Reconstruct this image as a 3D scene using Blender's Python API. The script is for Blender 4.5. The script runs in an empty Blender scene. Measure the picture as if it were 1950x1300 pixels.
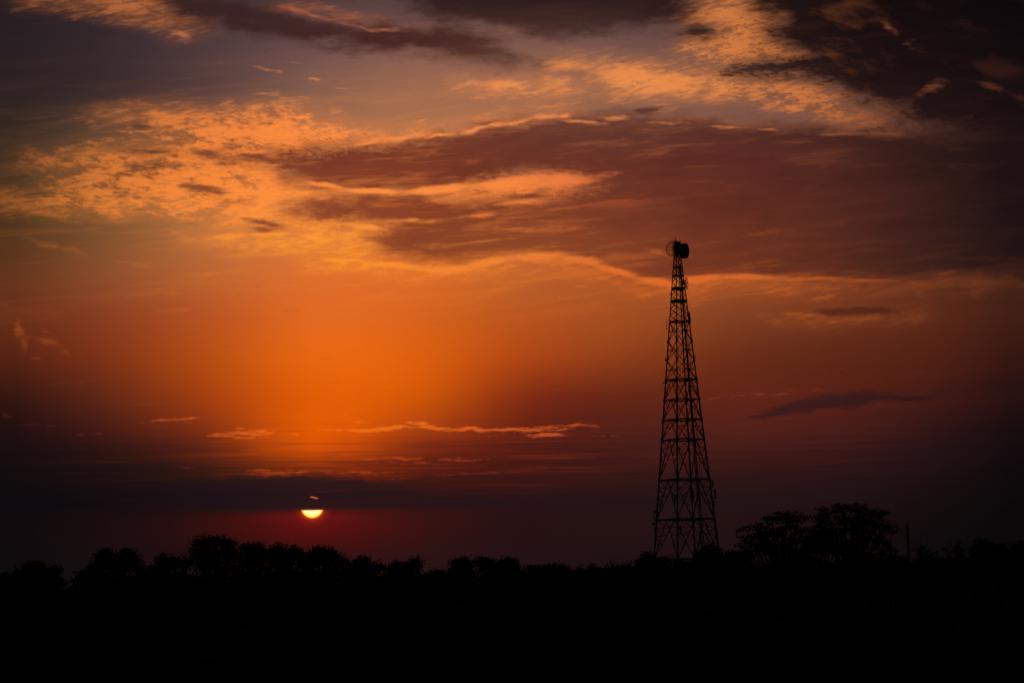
import bpy, math, random
import numpy as np
from mathutils import Vector, Matrix

random.seed(7)
rng = np.random.default_rng(11)
S = bpy.context.scene
COL = S.collection

# ---------------------------------------------------------------- camera
F_PX = 4138.0                      # focal length in pixels of a 1950 wide picture (about 76 mm)
PITCH = math.atan(450.0 / F_PX)
ROLL = math.radians(1.25)
CAM = np.array([0.0, 0.0, 6.0])
_F = np.array([0, math.cos(PITCH), math.sin(PITCH)])
_R0 = np.array([1.0, 0, 0])
_U0 = np.array([0, -math.sin(PITCH), math.cos(PITCH)])
_R = math.cos(ROLL) * _R0 - math.sin(ROLL) * _U0
_U = math.sin(ROLL) * _R0 + math.cos(ROLL) * _U0
cd = bpy.data.cameras.new('camera')
cd.sensor_width = 36.0
cd.lens = 36.0 * F_PX / 1950.0
cd.clip_start = 0.5
cd.clip_end = 20000
cam = bpy.data.objects.new('camera', cd)
COL.objects.link(cam)
cam.matrix_world = Matrix(((_R[0], _U[0], -_F[0], CAM[0]), (_R[1], _U[1], -_F[1], CAM[1]),
                           (_R[2], _U[2], -_F[2], CAM[2]), (0, 0, 0, 1)))
S.camera = cam


def bearing(x, y):
    """direction (unit) of a point of the photograph"""
    d = _F + _R * ((x - 975.0) / F_PX) + _U * ((650.0 - y) / F_PX)
    return d / np.linalg.norm(d)


def azel(x, y):
    """azimuth and elevation of that direction, in sky units (1/72 degree)"""
    d = bearing(x, y)
    return math.atan2(d[0], d[1]) * F_PX, math.asin(d[2]) * F_PX


def unazel(u, v):
    """sky units back to a point of the photograph (for sampling the colour tables)"""
    a, e = u / F_PX, v / F_PX
    d = np.stack([np.sin(a) * np.cos(e), np.cos(a) * np.cos(e), np.sin(e)], -1)
    w = d @ _F
    return 975 + F_PX * (d @ _R) / w, 650 - F_PX * (d @ _U) / w


def at(x, y, dist):
    """world point seen in direction (x, y) at ground distance dist along the view"""
    d = bearing(x, y)
    return CAM + d * (dist / d[1])


SUN_AZ, SUN_EL = [v / F_PX for v in azel(595, 966)]

# ---------------------------------------------------------------- sky
world = bpy.data.worlds.new("World")
S.world = world
world.use_nodes = True
wt = world.node_tree
wt.nodes.clear()


def lin(c):
    c = np.asarray(c, float) / 255.0
    return np.where(c <= 0.04045, c / 12.92, ((c + 0.055) / 1.055) ** 2.4)


class Nodes:
    def __init__(self, tree):
        self.t = tree

    def put(self, sock, v):
        if v is None:
            return
        if isinstance(v, bpy.types.NodeSocket):
            self.t.links.new(v, sock)
        else:
            sock.default_value = v

    def m(self, op, a, b=None, c=None, clamp=False):
        n = self.t.nodes.new('ShaderNodeMath')
        n.operation = op
        n.use_clamp = clamp
        for s, v in zip(n.inputs, (a, b, c)):
            self.put(s, v)
        return n.outputs[0]

    def mix(self, f, a, b, blend='MIX', clamp=True):
        n = self.t.nodes.new('ShaderNodeMix')
        n.data_type = 'RGBA'
        n.blend_type = blend
        n.clamp_factor = clamp
        self.put(n.inputs[0], f)
        for s, v in ((n.inputs[6], a), (n.inputs[7], b)):
            if isinstance(v, (tuple, list, np.ndarray)):
                v = (float(v[0]), float(v[1]), float(v[2]), 1.0)
            self.put(s, v)
        return n.outputs[2]

    def xyz(self, x, y, z=0.0):
        n = self.t.nodes.new('ShaderNodeCombineXYZ')
        for s, v in zip(n.inputs, (x, y, z)):
            self.put(s, v)
        return n.outputs[0]

    def sep(self, v):
        n = self.t.nodes.new('ShaderNodeSeparateXYZ')
        self.put(n.inputs[0], v)
        return n.outputs[0], n.outputs[1], n.outputs[2]

    def sepc(self, v):
        n = self.t.nodes.new('ShaderNodeSeparateColor')
        self.put(n.inputs[0], v)
        return n.outputs[0], n.outputs[1], n.outputs[2]

    def noise(self, vec, scale=1.0, detail=4.0, rough=0.55, dist=0.0, color=False):
        n = self.t.nodes.new('ShaderNodeTexNoise')
        n.noise_dimensions = '3D'
        self.put(n.inputs['Vector'], vec)
        n.inputs['Scale'].default_value = scale
        n.inputs['Detail'].default_value = detail
        n.inputs['Roughness'].default_value = rough
        n.inputs['Distortion'].default_value = dist
        return n.outputs['Color'] if color else n.outputs['Fac']

    def ss(self, v, lo, hi, a=0.0, b=1.0):
        n = self.t.nodes.new('ShaderNodeMapRange')
        n.interpolation_type = 'SMOOTHSTEP'
        for s, x in zip(n.inputs[:5], (v, lo, hi, a, b)):
            self.put(s, x)
        return n.outputs[0]

    def ramp(self, fac, cols):
        """one elevation row as a small node group of its own"""
        g = bpy.data.node_groups.new('sky_row', 'ShaderNodeTree')
        g.interface.new_socket('Fac', in_out='INPUT', socket_type='NodeSocketFloat')
        g.interface.new_socket('Color', in_out='OUTPUT', socket_type='NodeSocketColor')
        n = g.nodes.new('ShaderNodeValToRGB')
        r = n.color_ramp
        r.interpolation = 'LINEAR'
        k = len(cols)
        r.elements[0].position = 0.0
        r.elements[1].position = 1.0
        for i in range(1, k - 1):
            r.elements.new(i / (k - 1))
        for i in range(k):
            r.elements[i].color = (float(cols[i][0]), float(cols[i][1]), float(cols[i][2]), 1.0)
        gi = g.nodes.new('NodeGroupInput')
        go = g.nodes.new('NodeGroupOutput')
        g.links.new(gi.outputs[0], n.inputs[0])
        g.links.new(n.outputs[0], go.inputs[0])
        u = self.t.nodes.new('ShaderNodeGroup')
        u.node_tree = g
        self.put(u.inputs[0], fac)
        return u.outputs[0]


W = Nodes(wt)
tc = wt.nodes.new('ShaderNodeTexCoord')
dx, dy, dz = W.sep(tc.outputs['Generated'])
AZ = W.m('MULTIPLY', W.m('ARCTAN2', dx, dy), F_PX)          # azimuth, 72 units to the degree
EL = W.m('MULTIPLY', W.m('ARCSINE', dz), F_PX)              # elevation above the horizon

# the air between the clouds: measured colours over azimuth and elevation
CX = [0, 200, 400, 600, 800, 1000, 1200, 1400, 1600, 1800, 1950]
AIR = {
    -60: [(34,29,33),(42,35,39),(54,44,47),(66,53,54),(76,60,58),(80,62,58),(72,56,54),(66,50,46),(52,37,33),(30,20,21),(17,11,13)],
    0:   [(36,31,34),(46,39,42),(60,49,51),(74,60,60),(86,68,64),(90,70,64),(82,64,60),(76,58,52),(60,43,37),(35,24,24),(20,12,14)],
    100: [(38,32,34),(54,44,46),(80,64,62),(108,84,78),(130,98,82),(128,97,80),(115,88,76),(98,74,65),(62,46,40),(35,22,22),(22,14,15)],
    170: [(40,34,34),(58,46,44),(88,68,62),(130,98,78),(155,112,80),(150,108,78),(130,97,76),(112,84,72),(92,70,60),(50,34,30),(25,16,16)],
    240: [(48,40,32),(80,64,50),(110,82,60),(155,110,74),(165,118,78),(154,110,78),(132,98,76),(118,86,70),(98,74,64),(60,42,36),(28,18,18)],
    330: [(66,46,30),(105,76,50),(150,104,68),(176,116,74),(176,116,74),(160,104,70),(125,80,56),(105,64,46),(85,48,38),(50,30,26),(26,17,18)],
    430: [(72,46,26),(122,80,46),(182,110,60),(210,118,62),(202,110,56),(172,90,46),(142,74,40),(116,60,35),(86,44,31),(50,28,24),(25,16,18)],
    520: [(92,49,26),(140,78,44),(188,100,50),(220,110,46),(216,106,42),(186,96,44),(166,82,38),(150,74,36),(118,57,31),(82,41,27),(56,29,22)],
    600: [(98,44,25),(136,62,33),(184,84,36),(224,104,34),(214,99,30),(182,85,32),(160,77,34),(130,64,34),(108,51,29),(86,39,24),(60,29,20)],
    680: [(80,34,21),(126,53,28),(182,76,24),(231,100,20),(220,93,18),(174,73,26),(138,63,30),(106,47,28),(92,40,26),(76,33,24),(48,22,19)],
    760: [(44,20,18),(94,40,26),(164,61,20),(224,90,8),(206,83,12),(126,45,24),(98,39,26),(96,38,28),(85,34,26),(62,26,24),(34,17,19)],
    820: [(28,14,18),(68,28,24),(130,48,23),(226,88,4),(166,61,20),(100,35,24),(80,34,28),(82,34,30),(72,30,28),(44,21,24),(21,12,16)],
    870: [(21,13,17),(40,20,20),(86,32,22),(192,68,10),(112,35,20),(80,28,22),(68,28,26),(62,26,26),(54,24,26),(33,18,22),(17,10,15)],
    892: [(19,12,17),(32,18,19),(62,26,21),(124,42,17),(90,29,20),(70,26,22),(60,26,25),(53,24,25),(46,22,25),(29,16,20),(15,9,14)],
    910: [(17,12,17),(28,16,18),(48,22,20),(82,29,19),(70,25,21),(62,24,22),(52,24,24),(46,22,24),(40,20,24),(25,15,18),(14,9,13)],
    950: [(14,10,14),(22,13,16),(32,17,19),(40,20,22),(48,20,22),(42,20,24),(37,20,24),(34,20,24),(32,18,22),(21,13,16),(12,8,12)],
    990: [(15,10,13),(26,13,16),(44,15,17),(62,15,17),(52,17,19),(38,18,21),(38,20,23),(36,18,21),(30,14,17),(17,11,14),(10,8,11)],
    1050:[(14,10,13),(24,14,17),(32,14,17),(46,16,18),(42,18,21),(36,18,21),(34,18,21),(32,17,19),(26,13,16),(14,10,13),(9,8,10)],
    1140:[(13,10,12),(22,13,16),(29,14,17),(38,16,18),(37,17,20),(34,17,20),(32,17,20),(30,16,18),(24,12,15),(13,9,12),(8,7,9)],
}
for _k in AIR:                       # the low air is a warm red-brown
    if _k <= 240:
        AIR[_k] = [(r_ * 1.03, g_ * 0.945, b_ * 0.97) for r_, g_, b_ in AIR[_k]]
    if _k >= 680:
        _b = 0.84 if _k < 1000 else 0.9
        AIR[_k] = [(r_, g_ * (0.96 if i not in (2, 3, 4) else 1.02), b_ * _b) for i, (r_, g_, b_) in enumerate(AIR[_k])]
SHADE = {   # undersides of the thick clouds
    -60: [(40,26,26),(44,27,28),(52,32,32),(58,36,36),(46,30,30),(40,25,26),(42,26,26),(34,20,20),(24,14,15),(18,10,12),(13,7,9)],
    0:   [(44,29,29),(48,30,30),(56,34,34),(62,40,40),(50,33,33),(44,28,28),(46,28,28),(38,23,22),(26,15,16),(19,11,13),(14,8,10)],
    80:  [(48,30,29),(54,33,32),(60,36,35),(66,38,36),(74,40,36),(78,48,42),(70,46,42),(46,28,26),(28,16,17),(22,13,14),(17,10,12)],
    180: [(60,40,34),(70,46,38),(90,56,42),(100,60,44),(110,62,46),(110,68,54),(88,60,52),(72,48,42),(42,24,22),(30,17,18),(24,14,15)],
    260: [(75,50,36),(90,58,42),(112,66,46),(122,62,44),(116,56,40),(108,54,42),(100,50,40),(92,44,38),(72,38,32),(42,24,22),(28,16,16)],
    330: [(80,50,34),(100,60,40),(124,64,42),(128,60,40),(126,58,38),(112,54,38),(104,50,38),(90,42,34),(76,37,31),(48,26,24),(28,16,17)],
    420: [(84,50,30),(110,62,38),(140,74,44),(146,72,42),(140,66,38),(132,64,38),(118,56,36),(104,48,34),(82,40,30),(52,28,25),(28,17,18)],
    500: [(84,44,26),(120,62,36),(150,76,40),(150,76,40),(142,70,38),(144,72,38),(132,64,36),(112,52,33),(86,42,30),(54,29,25),(32,19,19)],
    590: [(70,34,22),(110,50,30),(160,74,34),(190,88,34),(180,80,32),(150,66,30),(120,54,32),(104,46,30),(86,38,26),(66,31,25),(38,21,20)],
    760: [(36,18,18),(60,26,24),(110,42,24),(160,62,20),(140,54,22),(90,34,26),(74,32,30),(64,28,26),(54,26,27),(40,20,22),(25,14,18)],
    900: [(16,11,16),(22,14,18),(34,19,22),(40,22,24),(42,21,24),(42,20,24),(40,20,25),(38,20,25),(34,18,23),(24,14,18),(13,9,12)],
    960: [(13,10,14),(19,12,16),(29,18,22),(36,21,25),(38,20,24),(37,20,24),(36,20,24),(34,20,24),(31,18,22),(21,13,16),(12,8,12)],
    1140:[(13,10,12),(22,13,16),(29,14,17),(38,16,18),(37,17,20),(34,17,20),(32,17,20),(30,16,18),(24,12,15),(13,9,12),(8,7,9)],
}
GLOWING = {  # cloud that catches the low sun
    -60: [(120,72,42),(160,96,52),(176,104,58),(160,94,60),(150,92,64),(150,94,62),(170,104,62),(188,114,60),(150,86,50),(88,48,36),(58,32,26)],
    0:   [(130,76,42),(172,102,54),(196,116,58),(170,98,62),(158,98,68),(160,100,66),(180,110,64),(204,124,64),(160,92,52),(100,54,38),(66,36,28)],
    100: [(130,80,50),(160,100,62),(180,112,70),(190,118,78),(196,124,78),(208,130,74),(220,138,72),(206,126,64),(164,96,52),(110,62,42),(80,44,32)],
    180: [(120,80,46),(170,108,58),(210,130,70),(240,148,78),(242,152,82),(240,150,78),(232,146,76),(222,138,70),(188,112,60),(112,62,42),(76,42,32)],
    250: [(120,74,40),(192,114,52),(238,136,60),(250,144,64),(244,146,74),(236,142,78),(214,126,70),(196,116,64),(166,98,56),(98,56,40),(60,34,28)],
    330: [(128,76,38),(208,122,52),(246,142,58),(253,147,62),(255,150,66),(246,140,66),(210,110,58),(150,78,44),(104,52,36),(72,38,30),(48,26,23)],
    400: [(160,94,40),(226,134,54),(246,144,60),(252,150,62),(252,148,62),(238,130,60),(190,94,50),(132,66,38),(98,50,33),(72,38,28),(46,26,22)],
    480: [(120,66,34),(180,102,52),(236,136,54),(255,154,44),(252,146,52),(236,128,54),(212,106,46),(168,82,40),(124,62,34),(96,48,30),(64,34,24)],
    540: [(112,60,32),(160,88,46),(210,112,50),(240,126,46),(242,126,44),(232,118,42),(228,110,42),(222,108,44),(180,86,38),(138,68,34),(96,48,27)],
    620: [(150,68,28),(164,76,32),(200,92,34),(236,112,34),(230,106,32),(200,92,34),(180,84,36),(164,80,38),(146,72,34),(112,54,29),(78,38,23)],
    720: [(78,34,22),(116,48,28),(172,70,26),(250,112,22),(240,104,22),(200,80,28),(170,70,34),(144,60,36),(124,50,33),(88,38,28),(54,25,22)],
    810: [(58,26,21),(118,44,25),(220,92,28),(255,124,24),(250,112,28),(230,100,38),(196,82,40),(120,50,36),(94,40,32),(60,28,26),(36,18,18)],
    880: [(40,20,22),(70,28,24),(130,46,26),(216,78,16),(150,46,24),(136,44,28),(112,38,28),(80,32,28),(64,28,28),(42,21,24),(24,13,17)],
    950: [(20,12,16),(40,18,20),(70,22,22),(100,28,22),(74,22,22),(60,22,24),(48,21,24),(40,21,24),(36,19,23),(24,14,18),(14,9,13)],
    1140:[(13,10,12),(22,13,16),(29,14,17),(38,16,18),(37,17,20),(34,17,20),(32,17,20),(30,16,18),(24,12,15),(13,9,12),(8,7,9)],
}
for _k in GLOWING:
    if _k <= 420:
        GLOWING[_k] = [(r_, g_ * 0.955, b_ * 0.99) for r_, g_, b_ in GLOWING[_k]]

U0, U1 = -1070.0, 1070.0


def smooth_interp(xs, ys, x):
    """monotone-ish cubic (Catmull-Rom on an uneven grid), ys (n, ...)"""
    xs = np.asarray(xs, float)
    ys = np.asarray(ys, float)
    x = np.clip(x, xs[0], xs[-1])
    i = np.clip(np.searchsorted(xs, x) - 1, 0, len(xs) - 2)
    m = np.gradient(ys, xs, axis=0)
    h = xs[i + 1] - xs[i]
    t = (x - xs[i]) / h
    sh = (slice(None),) + (None,) * (ys.ndim - 1)
    t_, h_ = t[sh], h[sh]
    return ((2*t_**3 - 3*t_**2 + 1) * ys[i] + (t_**3 - 2*t_**2 + t_) * h_ * m[i]
            + (-2*t_**3 + 3*t_**2) * ys[i+1] + (t_**3 - t_**2) * h_ * m[i+1])


def table_lookup(tab, px, py):
    rows = sorted(tab)
    arr = np.array([tab[r] for r in rows], float)            # rows, cols, 3
    px, py = px.ravel(), py.ravel()
    across = smooth_interp(CX, arr.transpose(1, 0, 2), px)   # n, rows, 3
    ys = np.array(rows, float)
    m = np.gradient(across, ys, axis=1)
    y = np.clip(py, ys[0], ys[-1])
    i = np.clip(np.searchsorted(ys, y) - 1, 0, len(ys) - 2)
    n = np.arange(len(y))
    h = (ys[i+1] - ys[i])[:, None]
    t = (y - ys[i])[:, None] / h
    r = ((2*t**3 - 3*t**2 + 1) * across[n, i] + (t**3 - 2*t**2 + t) * h * m[n, i]
         + (-2*t**3 + 3*t**2) * across[n, i+1] + (t**3 - t**2) * h * m[n, i+1])
    return np.clip(r, 1, 255)


def field(u, v, rows, data, halves):
    """data[row][stop] -> colour over (u, v): one ramp (or two) per elevation, blended between elevations"""
    nst = data.shape[1]
    if halves:
        half = nst // 2
        us = np.linspace(U0, U1, nst)
        mid0, mid1 = us[half-1], us[half]
        fl = W.m('DIVIDE', W.m('SUBTRACT', u, U0), mid0 - U0)
        fr = W.m('DIVIDE', W.m('SUBTRACT', u, mid1), U1 - mid1)
        fs = W.m('DIVIDE', W.m('SUBTRACT', u, mid0), mid1 - mid0, clamp=True)
    else:
        fl = W.m('DIVIDE', W.m('SUBTRACT', u, U0), U1 - U0)
    step = float(rows[1] - rows[0])
    idx = W.m('DIVIDE', W.m('SUBTRACT', v, float(rows[0])), step)
    acc = None
    for k, e in enumerate(rows):
        if k and k % 6 == 0:       # tie each batch of rows to the one before, so the shader is evaluated in order
            fl = W.m('MULTIPLY_ADD', acc, 1e-9, fl)
            if halves:
                fr = W.m('MULTIPLY_ADD', acc, 1e-9, fr)
        if halves:
            c = W.mix(fs, W.ramp(fl, data[k][:half]), W.ramp(fr, data[k][half:]))
        else:
            c = W.ramp(fl, data[k])
        if acc is None:
            acc = c
        else:
            acc = W.mix(W.m('SUBTRACT', idx, float(k - 1)), acc, c)      # the factor is clamped
    return acc


def colour_field(u, v, tab, step):
    rows = np.arange(-60, 1180, step, dtype=float)
    us = np.linspace(U0, U1, 32)
    uu, vv = np.meshgrid(us, rows)
    px, py = unazel(uu, vv)
    d = lin(table_lookup(tab, px, py)).reshape(len(rows), 32, 3)
    return field(u, v, rows, d, False)


# ---- outlines of the clouds (points of the photograph); the number lifts or sinks the whole patch
LIT = [
    (0, [(50,-40),(70,2),(150,10),(200,20),(260,30),(320,38),(380,42),(345,22),(300,6),(270,-40)]),
    (-6, [(530,18),(600,30),(660,48),(720,56),(800,58),(700,44),(620,26),(560,14)]),
    (-14, [(310,58),(340,60),(362,70),(345,74)]),
    # the rippled field on the left
    (0, [(205,216),(300,210),(380,214),(440,216),(500,204),(548,206),(600,226),(606,240),(640,246),(700,262),
         (760,262),(830,258),(900,246),(960,234),(1040,224),(1090,220),(1060,232),(960,246),(880,262),(800,274),
         (720,286),(640,292),(560,302),(545,330),(600,345),(700,356),(790,360),(870,348),(950,332),(1040,322),
         (1110,323),(1152,340),(1132,368),(1050,388),(950,392),(880,386),(760,374),(640,382),(560,392),(590,410),
         (690,418),(760,430),(724,446),(700,474),(640,462),(580,446),(520,436),(430,428),(400,408),(300,396),
         (200,406),(110,402),(0,396),(0,372),(60,384),(110,372),(125,352),(95,326),(75,298),(130,304),(200,284),
         (300,272),(330,256),(290,244),(230,230)]),
    (-2, [(395,458),(450,446),(540,440),(640,452),(712,472),(640,474),(560,468),(470,464)]),
    # bright hem under the long cloud
    (0, [(600,500),(690,494),(770,502),(850,504),(920,492),(1000,482),(1060,480),(1130,494),(1190,514),(1250,534),
         (1320,520),(1420,520),(1520,522),(1620,524),(1720,532),(1800,532),(1720,540),(1600,536),(1480,534),(1380,534),(1320,544),
         (1280,552),(1220,546),(1160,524),(1110,508),(1050,500),(990,503),(930,514),(860,521),(780,520),(700,508)]),
    # upper right field
    (-2, [(905,163),(980,154),(1040,157),(1110,166),(1050,173),(960,176)]),
    (-2, [(1060,116),(1180,116),(1290,130),(1400,146),(1500,160),(1600,182),(1690,222),(1750,240),(1710,260),
          (1640,252),(1580,222),(1500,202),(1420,184),(1330,184),(1250,188),(1190,176),(1130,166),(1150,140)]),
    (0, [(1318,-40),(1440,-40),(1440,10),(1478,32),(1478,62),(1545,110),(1450,128),(1380,118),(1325,98),(1355,72),(1335,34)]),
    (-6, [(1290,134),(1400,118),(1500,134),(1580,160),(1500,168),(1400,156)]),
    (-8, [(1240,226),(1300,232),(1400,242),(1500,246),(1420,252),(1300,242)]),
    (-8, [(1560,256),(1640,246),(1720,252),(1780,262),(1880,270),(1880,290),(1760,288),(1660,266)]),
    # light breaking through the dark mass on the right
    (-7, [(1678,40),(1694,46),(1720,74),(1755,92),(1730,92),(1700,72)]),
    (-6, [(1735,178),(1775,158),(1800,146),(1788,168),(1752,186)]),
    (-6, [(1855,150),(1900,162),(1960,178),(1980,190),(1920,180),(1880,168)]),
    (-10, [(1600,312),(1640,308),(1680,318),(1640,322)]),
    (-12, [(1740,540),(1820,520),(1900,512),(1960,520),(1960,552),(1860,548)]),
    (-10, [(1480,604),(1560,608),(1650,606),(1760,594),(1700,608),(1600,616),(1520,614)]),
    (-12, [(1460,560),(1560,556),(1640,560),(1560,566)]),
]
DARK = [
    (7, [(300,-40),(390,0),(480,16),(560,36),(650,54),(780,58),(850,60),(905,76),(965,98),(1004,116),(950,114),(870,104),
         (800,94),(700,86),(620,78),(540,68),(440,52),(380,38),(330,24),(280,-40)]),
    (5, [(780,-40),(795,14),(850,32),(950,44),(1000,58),(1050,64),(1120,57),(1200,51),(1285,38),(1312,14),(1325,-40)]),
    (-2, [(1290,56),(1330,44),(1359,58),(1340,70),(1296,68)]),
    (3, [(1425,-40),(1440,16),(1482,30),(1474,60),(1500,82),(1545,110),(1470,118),(1395,132),(1440,144),(1540,140),(1600,156),
         (1632,178),(1670,200),(1722,196),(1728,224),(1752,240),(1800,240),(1840,252),(1990,280),(1990,-40)]),
    (10, [(530,302),(640,294),(690,286),(740,284),(800,276),(870,264),(920,252),(980,240),(1060,230),(1110,224),(1180,227),
         (1290,238),(1400,248),(1500,251),(1600,262),(1700,264),(1800,268),(1990,276),(1990,520),(1900,512),(1800,506),(1710,526),(1600,522),
         (1500,518),(1400,516),(1320,516),(1255,530),(1200,516),(1140,498),(1080,480),(1010,474),(920,481),(860,492),
         (800,486),(745,472),(724,450),(770,430),(700,416),(600,406),(580,392),(650,381),(760,376),(850,386),(950,392),
         (1060,388),(1120,372),(1152,348),(1134,330),(1090,320),(1020,320),(950,331),(880,342),(830,352),(780,357),(720,352),(650,346),(580,336)]),
    (-4, [(370,292),(420,290),(480,300),(520,316),(440,312)]),
    (-5, [(220,286),(300,280),(340,284),(280,296)]),
    (-4, [(470,436),(530,430),(560,436),(520,444)]),
    (-4, [(510,312),(560,306),(590,322),(560,334)]),
]
# where the sheet breaks into fine ripples
RIPPLE = [
    (0, [(60,290),(300,230),(560,200),(700,250),(1000,220),(700,300),(560,320),(480,380),(380,420),(60,390)]),
    (0, [(900,330),(1110,320),(1180,330),(1140,380),(900,400)]),
    (0, [(1330,20),(1480,40),(1600,150),(1780,230),(1780,270),(1600,250),(1380,180),(1300,100)]),
    (-8, [(560,380),(760,430),(740,460),(560,440)]),
]
XS = 0.42


def sdf(polys, px, py):
    P = np.stack([px.ravel() * XS, py.ravel()], -1)
    best = np.full(len(P), -1e9)
    for off, poly in polys:
        V = np.array(poly, float)
        V[:, 0] *= XS
        A, B = V, np.roll(V, -1, axis=0)
        AB = B - A
        AP = P[:, None, :] - A[None]
        t = np.clip((AP * AB[None]).sum(-1) / ((AB ** 2).sum(-1)[None] + 1e-9), 0, 1)
        D = np.sqrt(((AP - AB[None] * t[..., None]) ** 2).sum(-1)).min(1)
        c = (A[None, :, 1] > P[:, None, 1]) != (B[None, :, 1] > P[:, None, 1])
        xi = A[None, :, 0] + (P[:, None, 1] - A[None, :, 1]) * AB[None, :, 0] / np.where(abs(AB[:, 1]) < 1e-9, 1e-9, AB[:, 1])[None]
        inside = (np.sum(c & (P[:, None, 0] < xi), axis=1) % 2) == 1
        best = np.maximum(best, np.where(inside, D, -D) + off)
    return best


SD = 50.0
rows = np.arange(412, 1180, 12.5)
us = np.linspace(U0, U1, 64)
uu, vv = np.meshgrid(us, rows)
gx, gy = unazel(uu, vv)
sd = np.stack([np.clip(sdf(p, gx, gy) / (2 * SD) + 0.5, 0, 1).reshape(uu.shape) for p in (LIT, DARK, RIPPLE)], -1)

# drifting of the cloud edges
wa = W.noise(W.xyz(W.m('DIVIDE', AZ, 150.0), W.m('DIVIDE', EL, 52.0), 3.1), detail=3.0, rough=0.5, color=True)
wb = W.noise(W.xyz(W.m('DIVIDE', AZ, 44.0), W.m('DIVIDE', EL, 15.0), 8.7), detail=5.0, rough=0.62, color=True)
ax, ay, _z = W.sepc(wa)
bx, by, bz = W.sepc(wb)
half = lambda s, k: W.m('MULTIPLY', W.m('SUBTRACT', s, 0.5), k)
UW = W.m('ADD', W.m('ADD', AZ, half(ax, 70.0)), half(bx, 80.0))
VW = W.m('ADD', W.m('ADD', EL, half(ay, 22.0)), half(by, 26.0))

def tie(v, after):
    """v unchanged, but evaluated after the other value"""
    return W.m('MULTIPLY_ADD', after, 1e-9, v)


air = colour_field(tie(AZ, VW), EL, AIR, 40)
shade = colour_field(tie(AZ, air), EL, SHADE, 77)
glow_c = colour_field(tie(AZ, shade), EL, GLOWING, 62)


# soft-edged streaks: (x, y, half length, half height, tilt in degrees, weight), points of the photograph
def blobs(items, u, v):
    vec = W.xyz(u, v, 0.0)
    acc = None
    for i, (x, y, rx, ry, rot, wgt) in enumerate(items):
        if i and i % 6 == 0:
            vec = W.xyz(tie(u, acc), v, 0.0)
        cu, cv = azel(x, y)
        n = wt.nodes.new('ShaderNodeMapping')
        n.vector_type = 'TEXTURE'
        n.inputs['Location'].default_value = (cu, cv, 0)
        n.inputs['Rotation'].default_value = (0, 0, math.radians(rot - 1.25))
        n.inputs['Scale'].default_value = (rx, ry, 1)
        wt.links.new(vec, n.inputs['Vector'])
        g = wt.nodes.new('ShaderNodeTexGradient')
        g.gradient_type = 'SPHERICAL'
        wt.links.new(n.outputs[0], g.inputs[0])
        s = g.outputs['Fac'] if wgt == 1 else W.m('MULTIPLY', g.outputs['Fac'], wgt)
        acc = s if acc is None else W.m('MAXIMUM', acc, s)
    return acc


wcol = W.noise(W.xyz(W.m('DIVIDE', tie(AZ, glow_c), 52.0), W.m('DIVIDE', EL, 30.0), 17.2), detail=3.0, rough=0.6, color=True)
qx, qy, qz = W.sepc(wcol)
UB = W.m('ADD', AZ, half(qx, 50.0))
VB = W.m('ADD', EL, half(qy, 15.0))
wn = W.noise(W.xyz(W.m('DIVIDE', AZ, 34.0), W.m('DIVIDE', EL, 6.0), 30.2), detail=4.0, rough=0.65, dist=0.3)


def wisps(items, u, v):
    w = blobs(items, u, v)
    return W.m('MULTIPLY', W.ss(W.m('ADD', w, half(wn, 2.6)), 0.12, 0.80), W.m('MINIMUM', W.m('MULTIPLY', w, 2.6), 0.92))


# ======== the upper sky (more than about six degrees up)
sr, sg, sb = W.sepc(field(tie(UW, UB), VW, rows, sd, True))
to_px = lambda s: W.m('MULTIPLY', W.m('SUBTRACT', s, 0.5), 2 * SD)
d_lit, d_dark, d_rip = to_px(sr), to_px(sg), to_px(sb)
# textures: tilted streaks and mackerel ripples
streak = W.noise(W.xyz(W.m('DIVIDE', AZ, 130.0), W.m('DIVIDE', W.m('ADD', EL, W.m('MULTIPLY', AZ, -0.05)), 13.0), 1.7), detail=5.0, rough=0.6, dist=0.6)
ripple = W.noise(W.xyz(W.m('DIVIDE', W.m('ADD', AZ, W.m('MULTIPLY', EL, 0.7)), 14.0), W.m('DIVIDE', EL, 5.4), 5.3), detail=3.0, rough=0.62, dist=0.4)
comb = W.noise(W.xyz(W.m('DIVIDE', W.m('ADD', AZ, W.m('MULTIPLY', EL, 0.25)), 74.0), W.m('DIVIDE', W.m('ADD', EL, W.m('MULTIPLY', AZ, -0.22)), 9.5), 61.0), detail=4.0, rough=0.6, dist=0.8)
puff = W.noise(W.xyz(W.m('DIVIDE', AZ, 66.0), W.m('DIVIDE', EL, 26.0), 9.9), detail=6.0, rough=0.62)
lump = W.noise(W.xyz(W.m('DIVIDE', AZ, 190.0), W.m('DIVIDE', W.m('ADD', EL, W.m('MULTIPLY', AZ, -0.05)), 46.0), 44.4), detail=5.0, rough=0.58)
rip_m = W.ss(d_rip, -16.0, 14.0)

veil = W.noise(W.xyz(W.m('DIVIDE', AZ, 240.0), W.m('DIVIDE', W.m('ADD', EL, W.m('MULTIPLY', AZ, -0.10)), 24.0), 12.4), detail=5.0, rough=0.55, dist=0.9)
veil_m = W.m('MULTIPLY', W.ss(veil, 0.46, 0.80), W.m('MULTIPLY', W.ss(EL, 420.0, 560.0), W.ss(EL, 1000.0, 760.0, 0.05, 0.36)))
up = W.mix(veil_m, air, glow_c)
up = W.mix(W.ss(d_lit, -40.0, 6.0, 0.0, 0.20), up, glow_c)

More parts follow.
